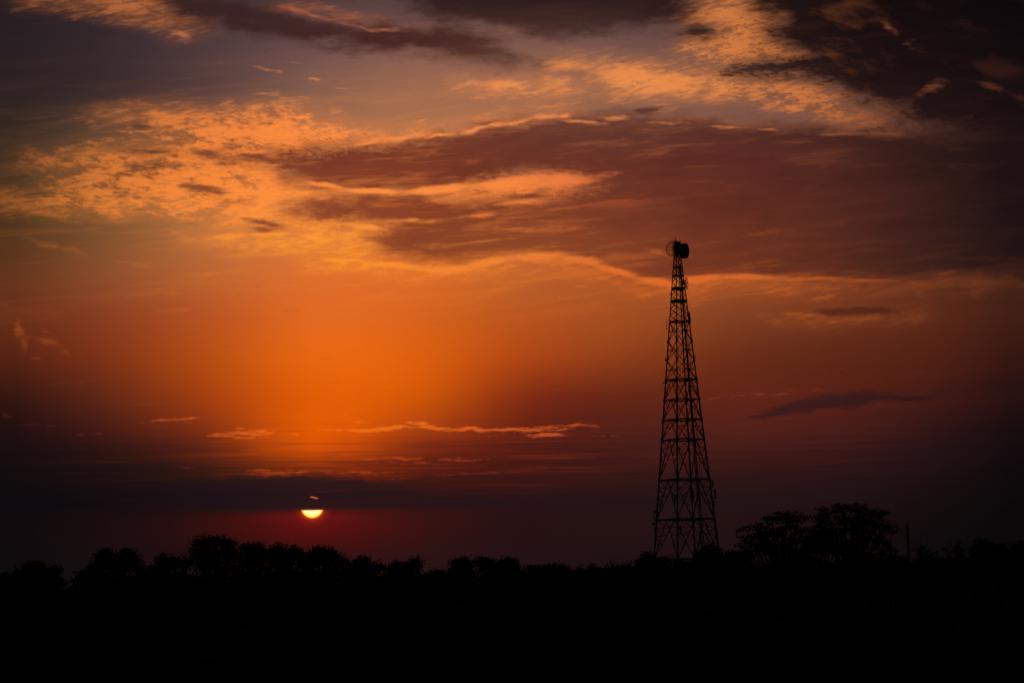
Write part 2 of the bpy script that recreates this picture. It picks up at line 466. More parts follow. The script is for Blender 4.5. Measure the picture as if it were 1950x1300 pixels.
e_lit = W.m('ADD', W.m('ADD', d_lit, half(puff, 70.0)), half(comb, 54.0))
e_lit = W.m('ADD', e_lit, W.m('MULTIPLY', half(ripple, 92.0), rip_m))
m_lit = W.ss(e_lit, -24.0, 22.0)
shadow = W.m('ADD', W.m('MULTIPLY', puff, 0.55), W.m('ADD', W.m('MULTIPLY', ripple, 0.25), W.m('MULTIPLY', lump, 0.30)))
lit_c = W.mix(W.m('MULTIPLY', W.ss(shadow, 0.43, 0.585, 0.95, 0.0), W.m('ADD', W.m('MULTIPLY', rip_m, 0.72), 0.25)), glow_c, shade)
grain = W.m('ADD', W.m('MULTIPLY', comb, 0.5), W.m('ADD', W.m('MULTIPLY', ripple, 0.3), W.m('MULTIPLY', puff, 0.2)))
bright = W.ss(grain, 0.40, 0.58, 0.36, 1.0)
core = W.ss(d_lit, 6.0, 30.0, 0.0, 0.30)
up = W.mix(W.m('MULTIPLY', m_lit, W.m('MINIMUM', W.m('ADD', bright, core), 1.0)), up, lit_c)

HEMS = [  # thin bright edges and lone wisps in the upper sky
    (600,31,80,8,-16,.75), (680,50,70,8,-10,.7), (740,57,70,7,-4,.55), (560,20,40,8,-18,.6), 
    (700,270,60,9,12,.8), (770,262,70,9,10,.9), (840,258,60,8,9,.8), (905,247,70,8,9,1), (975,234,70,8,9,1), (1040,224,60,8,4,.9), (1075,221,20,8,0,.9),
    (1110,232,70,8,-6,.8), (1170,226,50,7,-2,.7), (1270,234,60,6,-5,.6), (1390,242,60,6,-3,.7), (1470,246,50,5,-2,.5), (1600,254,60,7,-1,.7), (1700,256,60,8,-4,.6),
    (1820,284,80,10,-3,.5), (1870,312,60,6,-2,.4),
    (960,165,70,12,-2,1), (1010,178,40,5,0,.8), (910,186,40,4,0,.6), (1180,140,110,12,-4,.8), (1290,150,120,12,-6,.9),
    (510,132,40,5,-6,.5), (597,152,14,5,-18,.7), (560,120,70,4,-2,.3), (337,66,24,7,-14,.9), (500,180,40,4,0,.35), (660,168,50,3,0,.35),
    (960,62,50,12,0,.35), (1030,206,24,4,6,.5), (810,229,24,4,8,.7),
    (100,468,150,10,-14,.42), (230,500,190,9,-5,.38), (300,560,170,8,5,.45), (330,592,110,6,6,.5), (420,520,160,8,6,.3),
    (38,628,13,30,14,.9), (48,654,13,20,-10,.9), (88,651,34,8,-14,.95), (122,670,17,8,-4,.9), (72,683,22,6,-4,.8), (82,631,18,5,-10,.6), (5,583,20,8,-10,.6),
    (1060,538,70,4,-4,.35), (1110,548,60,5,-4,.4), (1650,608,170,10,3,.6), (1540,600,80,10,-4,.5), (1560,566,110,9,-2,.5), (1870,538,110,12,-3,.55), (1780,520,80,8,4,.4),
    (1694,56,14,34,34,.55), (1736,86,40,12,-30,.5), (1772,168,56,14,22,.6), (1900,168,66,13,-16,.65), (1942,184,44,10,-24,.6), (1660,186,60,12,-14,.5), (1500,96,30,14,40,.35), (1830,226,60,12,10,.35), (1600,424,170,11,6,.42), (1470,442,120,9,6,.38), (1650,315,80,9,-4,.42), (1850,312,90,9,0,.35),
    (790,420,120,9,2,.55), (900,410,90,8,3,.45), (1130,342,70,14,14,.5), (1180,330,60,8,10,.4), (1250,480,160,14,-6,.35), (1030,436,130,10,3,.35),
]

e_dark = W.m('ADD', W.m('ADD', d_dark, half(puff, 52.0)), half(lump, 34.0))
e_dark = W.m('ADD', e_dark, W.m('MULTIPLY', half(ripple, 60.0), rip_m))
m_dark = W.ss(e_dark, -20.0, 20.0)
rays = W.m('MULTIPLY', W.ss(W.m('ADD', W.m('MULTIPLY', streak, 0.6), W.m('MULTIPLY', lump, 0.4)), 0.49, 0.66, 0.0, 0.27), W.ss(EL, 930.0, 760.0, 0.08, 1.0))
dk = W.mix(rays, shade, glow_c)
billow = W.noise(W.xyz(W.m('DIVIDE', AZ, 150.0), W.m('DIVIDE', W.m('ADD', EL, W.m('MULTIPLY', AZ, 0.25)), 62.0), 83.0), detail=6.0, rough=0.58)
dk = W.mix(W.m('MULTIPLY', W.ss(billow, 0.52, 0.72, 0.0, 0.20), W.m('MULTIPLY', W.ss(EL, 830.0, 900.0), W.ss(AZ, 480.0, 640.0))), dk, glow_c)
dk = W.mix(W.ss(lump, 0.36, 0.52, 0.30, 0.0), dk, W.mix(1.0, dk, (0.62, 0.60, 0.64), blend='MULTIPLY'))
up = W.mix(m_dark, up, dk)
LENS = [(1640,592,105,11,1,1.0), (1590,592,60,9,0,1.0), (1225,210,50,9,6,.8), (1330,58,40,16,-6,1.0), (1480,128,90,10,3,.9),
        (390,360,75,13,-5,.85), (500,424,70,10,-8,.7), (1000,374,60,7,1,.8), (270,240,50,12,-3,.6), (400,292,50,10,-3,.7), (490,302,60,12,-8,.9), (290,288,60,7,4,.6), (500,436,40,8,4,.7), (545,318,40,10,6,.8), (250,352,20,6,0,.4)]
lens = blobs(LENS, tie(UB, up), VB)
HEM_LONG = [(650,496,80,9,-2,.9),(740,505,90,9,-4,1),(850,513,90,10,2,1),(935,500,80,12,10,1),(1020,489,90,12,4,1),(1105,496,70,11,-12,1),(1175,517,70,11,-18,1),(1250,538,75,11,-10,1),(1330,532,90,11,4,1),(1430,529,100,9,0,1),(1540,531,110,7,0,.9),(1650,534,110,7,-2,.7),(1760,540,90,6,-3,.5),
            (620,353,70,8,-8,.9), (710,364,110,9,-1,1), (835,361,110,12,6,1), (960,351,110,17,8,1), (1070,344,80,17,2,.9), (1000,384,80,9,2,.7), (690,432,90,9,-6,.75),
            (440,452,60,8,4,.9),(520,446,60,8,4,1),(600,452,60,8,-6,.9)]
hem = blobs(HEM_LONG, tie(UB, up), VB)
up = W.mix(W.ss(W.m('ADD', hem, half(puff, 0.8)), 0.08, 0.75, 0.0, 0.9), up, glow_c)
hw = blobs(HEMS, tie(UB, up), VB)
up = W.mix(W.m('MULTIPLY', W.ss(W.m('ADD', W.m('ADD', hw, half(puff, 1.5)), half(wn, 0.9)), 0.08, 0.95, 0.0, 0.9), W.ss(hw, 0.0, 0.25)), up, glow_c)
up = W.mix(W.ss(W.m('ADD', lens, half(wn, 1.2)), 0.05, 0.70, 0.0, 0.92), up, shade)

# ======== the lower sky
WISPS = [
    (455,832,80,6,0,1.0), (470,824,62,9,2,0.9), (425,830,40,4,0,.9), (500,821,40,6,-6,.8), (465,815,20,3,4,.6),
    (650,819,50,5,1,1), (700,818,90,7,1.5,1), (745,814,70,6,2,1), (805,806,36,6,-4,1), (830,815,60,9,-4,1), (900,817,90,8,-2,1), (985,818,100,8,0,1),
    (1050,813,80,8,3,.9), (1110,812,60,4,0,.6), (1045,828,50,7,2,.9), (940,828,30,3,0,.5), (1150,829,60,3,0,.4),
    (660,790,34,3,2,.55), (672,800,32,3,-2,.6), (685,804,20,3,0,.6), (560,828,26,3,0,.6),
    (760,873,90,5,-1,.7), (880,874,70,6,2,.8), (800,882,120,5,0,.5), (705,857,30,3,0,.4), (700,899,150,4,0,.6), (900,901,200,4,0,.5), (760,912,120,4,0,.4), (1040,889,60,3,0,.4),
    (535,903,75,8,1,1), (500,896,60,4,0,.8), (590,900,60,5,0,.7), (380,871,40,4,0,.5), (355,890,50,3,0,.35),
    (335,799,80,5,6,.75), (260,771,80,5,4,.6), (110,731,130,6,6,.5), (175,727,60,4,7,.5), (75,808,60,4,-2,.5),
    (160,827,22,4,0,.7), (190,827,26,4,0,.8), (8,790,24,14,-20,.6),
    (1440,752,160,5,3,.7), (1560,742,120,6,-4,.45), (1720,712,110,4,2,.3), (1700,770,160,5,1,.35),
]
fine = W.noise(W.xyz(W.m('DIVIDE', AZ, 24.0), W.m('DIVIDE', EL, 3.6), 71.5), detail=4.0, rough=0.65, dist=0.5)
ww = blobs([(a, b, c * 1.1, d * .85 + .6, e, f) for a, b, c, d, e, f in WISPS], tie(UB, glow_c), VB)
ww = W.m('MULTIPLY', W.ss(W.m('ADD', W.m('ADD', ww, half(wn, 1.6)), half(fine, 2.6)), 0.16, 0.95), W.m('MINIMUM', W.m('MULTIPLY', ww, 2.6), 0.88))
layer = W.noise(W.xyz(W.m('DIVIDE', AZ, 300.0), W.m('DIVIDE', EL, 8.5), 93.0), detail=4.0, rough=0.6, dist=0.5)
banded = W.m('MULTIPLY', W.ss(EL, 90.0, 150.0), W.ss(EL, 330.0, 200.0))
low = W.mix(W.m('MULTIPLY', W.ss(layer, 0.46, 0.66, 0.0, 0.55), banded), air, shade)
low = W.mix(W.m('MULTIPLY', W.ss(layer, 0.46, 0.32, 0.0, 0.22), banded), low, glow_c)
low = W.mix(ww, low, glow_c)
grey = blobs([(1615,760,130,21,4,1.0), (1530,774,110,16,8,1.0), (1465,790,60,9,10,.8), (1710,757,130,8,1,.8), (1900,732,190,28,4,.28)], tie(UB, low), VB)
low = W.mix(W.ss(W.m('ADD', grey, half(wn, 0.7)), 0.0, 0.62, 0.0, 0.88), low, shade)
# cloud bank over the sun, the sun itself and the red air round it
sun_u, sun_v = azel(594.5, 964.2)
_, bank_v = azel(594.5, 971.2)
bank = blobs([(520,941,330,40,0.3,1.0), (590,942,230,46,0,1.0), (420,950,330,30,0,.8), (900,958,480,24,0,.6), (180,958,330,24,0,.5)],
             W.m('ADD', AZ, half(ax, 160.0)), W.m('ADD', EL, half(by, 26.0)))
cut = W.ss(W.m('ADD', EL, half(bz, 1.6)), bank_v - 1.2, bank_v + 1.2)
bank_m = W.m('MULTIPLY', W.m('MULTIPLY', W.ss(bank, 0.02, 0.40), W.ss(layer, 0.34, 0.50, 0.62, 1.0)), W.ss(EL, bank_v - 6.0, bank_v + 5.0))
low = W.mix(bank_m, low, shade)
rx = W.m('SUBTRACT', AZ, sun_u)
ry = W.m('SUBTRACT', EL, sun_v)
r = W.m('SQRT', W.m('ADD', W.m('MULTIPLY', rx, rx), W.m('MULTIPLY', ry, ry)))
rg = W.m('SQRT', W.m('ADD', W.m('MULTIPLY', W.m('MULTIPLY', rx, rx), 0.22), W.m('MULTIPLY', ry, ry)))
below = W.ss(EL, bank_v - 14.0, bank_v + 8.0, 1.0, 0.03)
halo_a = W.m('MULTIPLY', W.m('EXPONENT', W.m('DIVIDE', rg, -34.0)), below)
halo_b = W.m('MULTIPLY', W.m('EXPONENT', W.m('DIVIDE', W.m('MAXIMUM', W.m('SUBTRACT', r, 21.0), 0.0), -4.0)), W.ss(EL, bank_v - 7.0, bank_v + 5.0, 1.0, 0.0))
low = W.mix(halo_a, low, (0.20, 0.003, 0.001), blend='ADD')
low = W.mix(W.m('MINIMUM', halo_b, 1.0), low, (0.55, 0.03, 0.0), blend='ADD')
disc = W.m('MULTIPLY', W.ss(r, 20.2, 22.0, 1.0, 0.0), W.m('SUBTRACT', 1.0, cut))
low = W.mix(disc, low, W.mix(W.ss(r, 12.0, 22.0), (1.8, 1.5, 0.48), (1.4, 0.66, 0.02)))
slit = blobs([(595.0,946.2,8,1.9,-6,1.0), (601,947.8,8,1.9,-10,1.0)], tie(AZ, low), EL)
low = W.mix(W.m('MULTIPLY', W.ss(slit, 0.25, 0.6), 0.95), low, (0.85, 0.12, 0.035))

# ======== away from the sunset the dome is plain dusk (sky texture), very dim
st = wt.nodes.new('ShaderNodeTexSky')
st.sky_type = 'NISHITA'
st.sun_disc = False
st.sun_elevation = SUN_EL
st.sun_rotation = SUN_AZ
st.altitude = 100
st.dust_density = 6.0


def background(color, strength):
    n = wt.nodes.new('ShaderNodeBackground')
    W.put(n.inputs['Color'], color)
    n.inputs['Strength'].default_value = strength
    return n.outputs[0]


def blend(f, a, b):
    n = wt.nodes.new('ShaderNodeMixShader')
    W.put(n.inputs[0], f)
    wt.links.new(a, n.inputs[1])
    wt.links.new(b, n.inputs[2])
    return n.outputs[0]


sunset = blend(W.m('GREATER_THAN', EL, 420.0), background(low, 1.0), background(up, 1.0))
away = W.m('MAXIMUM', W.ss(W.m('ABSOLUTE', AZ), 1090.0, 2600.0), W.ss(EL, 1170.0, 2300.0))
away = W.m('MAXIMUM', away, W.ss(EL, -120.0, -20.0, 1.0, 0.0))
wo = wt.nodes.new('ShaderNodeOutputWorld')
wt.links.new(blend(away, sunset, background(st.outputs[0], 0.01)), wo.inputs['Surface'])
world.cycles.sampling_method = 'MANUAL'
world.cycles.sample_map_resolution = 512

S.render.engine = 'CYCLES'
S.cycles.use_denoising = False
S.cycles.use_adaptive_sampling = True
S.cycles.adaptive_threshold = 0.02
S.cycles.adaptive_min_samples = 12
S.cycles.max_bounces = 3

# ---------------------------------------------------------------- sun lamp and exposure
sl = bpy.data.lights.new('sun', 'SUN')
sl.energy = 0.015
sl.angle = math.radians(0.53)
sl.color = (1.0, 0.42, 0.14)
so = bpy.data.objects.new('sun', sl)
COL.objects.link(so)
so.location = (0, 0, 80)
sd_ = Vector(bearing(595, 966))
so.rotation_euler = sd_.to_track_quat('Z', 'Y').to_euler()
S.view_settings.view_transform = 'Standard'
S.view_settings.look = 'None'
S.view_settings.exposure = 0.0
S.view_settings.gamma = 1.0
# ---------------------------------------------------------------- materials
def material(name, base, rough=0.8, metal=0.0, vary=0.35, scale=1.5, spec=0.2):
    m = bpy.data.materials.new(name)
    m.use_nodes = True
    t = m.node_tree
    p = t.nodes['Principled BSDF']
    n = Nodes(t)
    g = t.nodes.new('ShaderNodeNewGeometry')
    f = n.noise(g.outputs['Position'], scale=scale, detail=4.0)
    lo = tuple(c * (1 - vary) for c in base)
    hi = tuple(min(1, c * (1 + vary)) for c in base)
    n.put(p.inputs['Base Color'], n.mix(n.ss(f, 0.3, 0.7), lo, hi))
    p.inputs['Roughness'].default_value = rough
    p.inputs['Metallic'].default_value = metal
    p.inputs['Specular IOR Level'].default_value = spec
    return m


M_STEEL = material('weathered galvanised steel', (0.16, 0.165, 0.17), 0.55, 0.6, 0.3, 0.8)
M_RED = material('faded red tower paint', (0.20, 0.045, 0.03), 0.6, 0.0, 0.3, 0.8)
M_DISH = material('grey antenna shell', (0.22, 0.23, 0.25), 0.5, 0.0, 0.15, 2.0)
M_PANEL = material('pale antenna plastic', (0.30, 0.31, 0.33), 0.5, 0.0, 0.15, 2.0)
M_CABLE = material('black cable jacket', (0.02, 0.02, 0.02), 0.7, 0.0, 0.2, 3.0)
M_BARK = material('bark', (0.07, 0.055, 0.04), 0.95, 0.0, 0.4, 4.0, 0.05)
M_LEAF = [material('foliage deep green', (0.045, 0.065, 0.025), 0.9, 0.0, 0.45, 0.9, 0.05),
          material('foliage olive', (0.065, 0.075, 0.030), 0.9, 0.0, 0.45, 0.9, 0.05),
          material('foliage dark', (0.040, 0.055, 0.028), 0.9, 0.0, 0.45, 0.9, 0.05)]
M_SCRUB = material('scrub foliage', (0.050, 0.065, 0.028), 0.95, 0.0, 0.5, 0.25, 0.05)
M_GROUND = material('dry grass and soil', (0.060, 0.055, 0.035), 1.0, 0.0, 0.5, 0.06, 0.05)
M_FEATHER = material('dark feathers', (0.03, 0.03, 0.03), 0.8, 0.0, 0.3, 6.0, 0.1)


# ---------------------------------------------------------------- mesh helpers
class MB:
    def __init__(self):
        self.v, self.f = [], []

    def bar(self, p, q, w, d=None, up=(0, 0, 1)):
        """square or flat bar from p to q"""
        p, q = Vector(p), Vector(q)
        a = (q - p).normalized()
        u = Vector(up)
        if abs(a.dot(u)) > 0.95:
            u = Vector((1, 0, 0))
        s = a.cross(u).normalized()
        t = s.cross(a).normalized()
        d = w if d is None else d
        b = len(self.v)
        for o in (p, q):
            for i, j in ((-1, -1), (1, -1), (1, 1), (-1, 1)):
                self.v.append(o + s * (i * w / 2) + t * (j * d / 2))
        self.f += [[b, b+3, b+2, b+1], [b+4, b+5, b+6, b+7]]
        for i in range(4):
            k = (i + 1) % 4
            self.f.append([b+i, b+k, b+4+k, b+4+i])

    def box(self, c, size, rz=0.0):
        c = Vector(c)
        ca, sa = math.cos(rz), math.sin(rz)
        b = len(self.v)
        for z in (-1, 1):
            for i, j in ((-1, -1), (1, -1), (1, 1), (-1, 1)):
                x, y = i * size[0] / 2, j * size[1] / 2
                self.v.append(c + Vector((x*ca - y*sa, x*sa + y*ca, z * size[2] / 2)))
        self.f += [[b, b+3, b+2, b+1], [b+4, b+5, b+6, b+7]]
        for i in range(4):
            k = (i + 1) % 4
            self.f.append([b+i, b+k, b+4+k, b+4+i])

    def tube(self, pts, radii, n=6, caps=True):
        pts = [Vector(p) for p in pts]
        b0 = len(self.v)
        prev = None
        for i, p in enumerate(pts):
            a = (pts[min(i+1, len(pts)-1)] - pts[max(i-1, 0)]).normalized()
            u = prev if prev is not None else (Vector((1, 0, 0)) if abs(a.x) < 0.8 else Vector((0, 1, 0)))
            s = (u - a * u.dot(a)).normalized()
            prev = s
            t = a.cross(s)
            for k in range(n):
                an = 2 * math.pi * k / n
                self.v.append(p + (s * math.cos(an) + t * math.sin(an)) * radii[i])
        for i in range(len(pts) - 1):
            for k in range(n):
                k2 = (k + 1) % n
                a, c = b0 + i*n, b0 + (i+1)*n
                self.f.append([a+k, a+k2, c+k2, c+k])
        if caps:
            self.f.append([b0 + k for k in range(n)][::-1])
            self.f.append([b0 + (len(pts)-1)*n + k for k in range(n)])

    def lathe(self, c, axis, profile, n=28):
        """profile: (distance along axis, radius)"""
        a = Vector(axis).normalized()
        u = Vector((0, 0, 1))
        s = a.cross(u).normalized()
        t = s.cross(a)
        c = Vector(c)
        b0 = len(self.v)
        for h, r in profile:
            for k in range(n):
                an = 2 * math.pi * k / n
                self.v.append(c + a * h + (s * math.cos(an) + t * math.sin(an)) * max(r, 1e-4))
        for i in range(len(profile) - 1):
            for k in range(n):
                k2 = (k + 1) % n
                self.f.append([b0+i*n+k, b0+i*n+k2, b0+(i+1)*n+k2, b0+(i+1)*n+k])

    def build(self, name, mat, parent=None, origin=(0, 0, 0), smooth=False):
        me = bpy.data.meshes.new(name)
        o = Vector(origin)
        me.from_pydata([tuple(Vector(v) - o) for v in self.v], [], self.f)
        me.materials.append(mat)
        if smooth:
            for p in me.polygons:
                p.use_smooth = True
        me.update()
        ob = bpy.data.objects.new(name, me)
        COL.objects.link(ob)
        if parent is not None:
            ob.parent = parent
        else:
            ob.location = o
        return ob


def leaf_mesh(name, verts, mat, parent=None):
    """verts (n, 4, 3): one small leaf spray per quad"""
    n = len(verts)
    me = bpy.data.meshes.new(name)
    me.vertices.add(n * 4)
    me.vertices.foreach_set('co', verts.reshape(-1).astype(np.float32))
    me.loops.add(n * 4)
    me.loops.foreach_set('vertex_index', np.arange(n * 4, dtype=np.int32))
    me.polygons.add(n)
    me.polygons.foreach_set('loop_start', np.arange(0, n * 4, 4, dtype=np.int32))
    me.polygons.foreach_set('loop_total', np.full(n, 4, dtype=np.int32))
    me.materials.append(mat)
    me.update(calc_edges=True)
    ob = bpy.data.objects.new(name, me)
    COL.objects.link(ob)
    if parent is not None:
        ob.parent = parent
    return ob


def thing(name, label, cat, loc, group=None):
    o = bpy.data.objects.new(name, None)
    COL.objects.link(o)
    o.empty_display_size = 0.5
    o.location = loc
    tag(o, label, cat, group)
    return o


def tag(o, label=None, cat=None, group=None, kind=None):
    for k, v in (('label', label), ('category', cat), ('group', group), ('kind', kind)):
        if v:
            o[k] = v


# ---------------------------------------------------------------- ground
gm = MB()
gx0, gy0, gstep = -9000.0, -9000.0, 18
GN = 48
gs = np.sign(np.linspace(-1, 1, GN)) * np.abs(np.linspace(-1, 1, GN)) ** 2.2 * 9000
for j in range(GN):
    for i in range(GN):
        x, y = gs[i], gs[j]
        gm.v.append((x, y, 0.25 * math.sin(x * 0.031) * math.cos(y * 0.023) - 0.2))
for j in range(GN - 1):
    for i in range(GN - 1):
        a = j * GN + i
        gm.f.append([a, a+1, a+GN+1, a+GN])
ground = gm.build('ground', M_GROUND)
tag(ground, 'dark open ground under the trees', 'ground', kind='structure')

# ---------------------------------------------------------------- lattice tower
D_T = 430.0
PXM = F_PX / D_T
_tb = at(1305, 987, D_T)
TX, TY = _tb[0], D_T


def tz(y):
    return at(1300, y, D_T)[2]


PHI = math.radians(19.3)


def rad(y):
    """half diagonal of the tower at the height seen at y"""
    y = max(y, 488)
    return (12.5 + 0.094 * (y - 551)) / math.cos(PHI) / PXM


def corner(k, y, s=1.0):
    a = k * math.pi / 2 - PHI
    r = rad(y) * s
    return Vector((math.cos(a) * r, math.sin(a) * r, tz(y)))


def edge(k, y, t):
    return corner(k, y).lerp(corner(k + 1, y), t)


def up_lerp(k, y0, y1, t):
    return corner(k, y0).lerp(corner(k, y1), t)


Y_BASE = 1150
tower = thing('lattice_tower', 'tall tapering steel lattice telecom tower with round dishes at its top', 'tower', (TX, TY, 0))
RIGHT, THIRD, LEFT, NEAR = 0, 1, 2, 3
for k in range(4):
    m = MB()
    ys = [462, 488, 551, 612, 723, 837, 988, Y_BASE]
    ws = [0.15, 0.16, 0.19, 0.22, 0.26, 0.30, 0.34, 0.38]
    for a in range(len(ys) - 1):
        m.bar(corner(k, ys[a]), corner(k, ys[a+1]), ws[a+1])
    b = corner(k, Y_BASE)
    m.box((b.x, b.y, 0.1), (0.9, 0.9, 0.6))                 # footing
    for y in (650, 684, 723, 761, 799, 837, 913, 988):      # gusset plates at the joints
        c = corner(k, y)
        m.box(c, (0.42, 0.42, 0.55), -PHI)
    m.build('leg', M_STEEL, tower)


def ring(y, w, inner=True):
    m = MB()
    for k in range(4):
        m.bar(corner(k, y), corner(k+1, y), w, w * 1.3)
        if inner:
            m.bar(edge(k, y, .5), edge(k+1, y, .5), w * 0.6)
    return m


for y, w in ((488, .16), (509, .12), (525, .16), (550, .24), (574, .24), (612.5, .20), (723, .24), (761, .20), (799, .20), (837, .20), (913, .22), (988.5, .24), (1064, .24)):
    ring(y, w).build('ring_beam', M_STEEL, tower)


def xpanel(m, y0, y1, w, mid=False):
    for k in range(4):
        m.bar(corner(k, y0), corner(k+1, y1), w)
        m.bar(corner(k+1, y0), corner(k, y1), w)
        if mid:
            ym = y0 + (y1 - y0) * .48
            for q in (-1.2, 1.2):
                m.bar(corner(k, ym + q), corner(k+1, ym + q), w * 0.62)


def apanel(m, y0, y1, w, subs):
    for k in range(4):
        top = edge(k, y0, .5)
        m.bar(top, corner(k, y1), w)
        m.bar(top, corner(k+1, y1), w)
        last_l, last_r = corner(k, y0), corner(k+1, y0)
        for t in subs:
            dl, dr = top.lerp(corner(k, y1), t), top.lerp(corner(k+1, y1), t)
            ll, lr = up_lerp(k, y0, y1, t), up_lerp(k+1, y0, y1, t)
            m.bar(ll, dl, w * .6)
            m.bar(lr, dr, w * .6)
            m.bar(last_l, dl, w * .6)
            m.bar(last_r, dr, w * .6)
            last_l, last_r = ll, lr


def brace(fn, *a):
    m = MB()
    fn(m, *a)
    return m.build('brace_panel', M_STEEL, tower)


for a, b in ((462, 475), (475, 488), (488, 500), (500, 509), (509, 517), (517, 525), (525, 537), (537, 550), (550, 562), (562, 574)):
    brace(xpanel, a, b, .075)
for a, b in ((574, 587), (587, 600), (600, 612.5)):
    brace(xpanel, a, b, .09)
for a, b in ((612.5, 649), (649, 686), (686, 723)):
    brace(xpanel, a, b, .11, True)
for a, b in ((723, 761), (761, 799), (799, 837)):
    brace(apanel, a, b, .125, (.38, .68))
for a, b in ((837, 913), (913, 988.5), (988.5, 1064), (1064, 1148)):
    brace(apanel, a, b, .14, (.20, .40, .62))

# work platforms: open grating with kerb
for y in (550, 574):
    m = MB()
    z = tz(y) + 0.16
    cs = [corner(k, y, 1.08) for k in range(4)]
    for t in np.linspace(0.06, 0.94, 9):
        p, q = cs[0].lerp(cs[1], t), cs[3].lerp(cs[2], t)
        m.bar((p.x, p.y, z), (q.x, q.y, z), .08, .05)
    for k in range(4):
        p, q = cs[k], cs[(k+1) % 4]
        m.bar((p.x, p.y, z + .05), (q.x, q.y, z + .05), .06, .22)
    m.build('platform', M_STEEL, tower)

# climbing ladder and feeder cables up the far right face
m = MB()
n = MB()
ys = np.linspace(500, Y_BASE - 2, 130)
for i in range(len(ys) - 1):
    for t, mm, w in ((.36, m, .06), (.46, m, .06)):
        p, q = edge(0, ys[i], t), edge(0, ys[i+1], t)
        mm.bar(p * 1.0, q * 1.0, w)
    p, q = edge(0, ys[i], .36), edge(0, ys[i], .46)
    m.bar(p, q, .035)
yc = np.linspace(505, Y_BASE - 2, 14)
for i in range(len(yc) - 1):
    for t in (.535, .60, .665):
        p, q = edge(0, yc[i], t), edge(0, yc[i+1], t)
        s = .94
        n.bar((p.x*s, p.y*s, p.z), (q.x*s, q.y*s, q.z), .10, .16)
    p, q = edge(0, yc[i], .49), edge(0, yc[i], .71)
    n.bar((p.x*.95, p.y*.95, p.z), (q.x*.95, q.y*.95, q.z), .08)
m.build('ladder', M_STEEL, tower)
n.build('feeder_cables', M_CABLE, tower)

# head of the tower: equipment frame between the two big dishes
m = MB()
ztop, zh = tz(461), tz(488)
rr = rad(488)
for z in np.linspace(zh, ztop, 5):
    for k in range(4):
        p, q = corner(k, 488), corner(k+1, 488)
        m.bar((p.x, p.y, z), (q.x, q.y, z), .12, .16)
m.box((0.0, 0.1, (zh + ztop) / 2 + .1), (0.75, 0.75, (ztop - zh) * .86), -PHI)
m.box((-.15, -.35, ztop - .45), (.55, .4, .6), -PHI)
m.box((.30, .2, ztop - .2), (.5, .5, .35), -PHI)
m.build('head_frame', M_STEEL, tower)
m = MB()
lx = at(1286.6, 470, D_T)[0] - TX
m.tube([(lx, 0, ztop - .4), (lx, 0, tz(456)), (lx, 0, tz(449.5))], [.09, .055, .02], 6)
m.box((lx, 0, tz(456)), (.16, .16, .16))
m.build('lightning_rod', M_STEEL, tower)
m = MB()
bx_ = at(1292, 458, D_T)[0] - TX
m.tube([(bx_, 0, ztop - .2), (bx_, 0, tz(460))], [.04, .04], 6)
m.lathe((bx_, 0, tz(460)), (0, 0, 1), [(0, .0), (0, .11), (.2, .13), (.32, .08), (.36, 0)], 10)
m.build('warning_light', M_RED, tower)


def part(name, parent, loc):
    o = bpy.data.objects.new(name, None)
    COL.objects.link(o)
    o.parent = parent
    o.location = loc
    o.empty_display_size = .3
    return o


# open mesh dish, left
gd = at(1282.0, 474.6, D_T)
grid = part('grid_dish', tower, (gd[0] - TX, -0.75, gd[2]))
grid['label'] = 'open wire grid dish with a thin round rim'
ax_ = Vector((math.sin(math.radians(-24)), -math.cos(math.radians(-24)), 0))
sx_ = ax_.cross(Vector((0, 0, 1))).normalized()
RG = 1.53


def on_dish(u, v):
    """point on the paraboloid, u and v across it"""
    r2 = u * u + v * v
    return sx_ * u + Vector((0, 0, v)) + ax_ * (0.30 * (r2 / (RG * RG) - 1))


m = MB()
ring_p = [on_dish(RG * math.cos(t), RG * math.sin(t)) for t in np.linspace(0, 2 * math.pi, 41)]
m.tube(ring_p, [.075] * 41, 5, False)
m.build('rim', M_STEEL, grid)
m = MB()
for v in (-0.9, -.30, .42, 1.0):
    w = math.sqrt(RG * RG - v * v)
    pts = [on_dish(u, v) for u in np.linspace(-w, w, 11)]
    m.tube(pts, [.045 if abs(v) < .6 else .022] * 11, 4, False)
for u in np.linspace(-1.45, 1.45, 27):
    w = math.sqrt(RG * RG - u * u)
    pts = [on_dish(u, v) for v in np.linspace(-w, w, 9)]
    m.tube(pts, [.009] * 9, 4, False)
for u in (-.28, .28):
    w = math.sqrt(RG * RG - u * u)
    m.tube([on_dish(u, v) for v in np.linspace(-w, w, 9)], [.035] * 9, 4, False)
m.build('wire_grid', M_STEEL, grid)
m = MB()
m.bar(on_dish(0, 0), ax_ * .85, .06)
m.box(ax_ * .85, (.16, .16, .2))
m.bar(on_dish(0, 0), on_dish(0, 0) - ax_ * .7 + sx_ * .0, .14)
m.build('feed_horn', M_STEEL, grid)

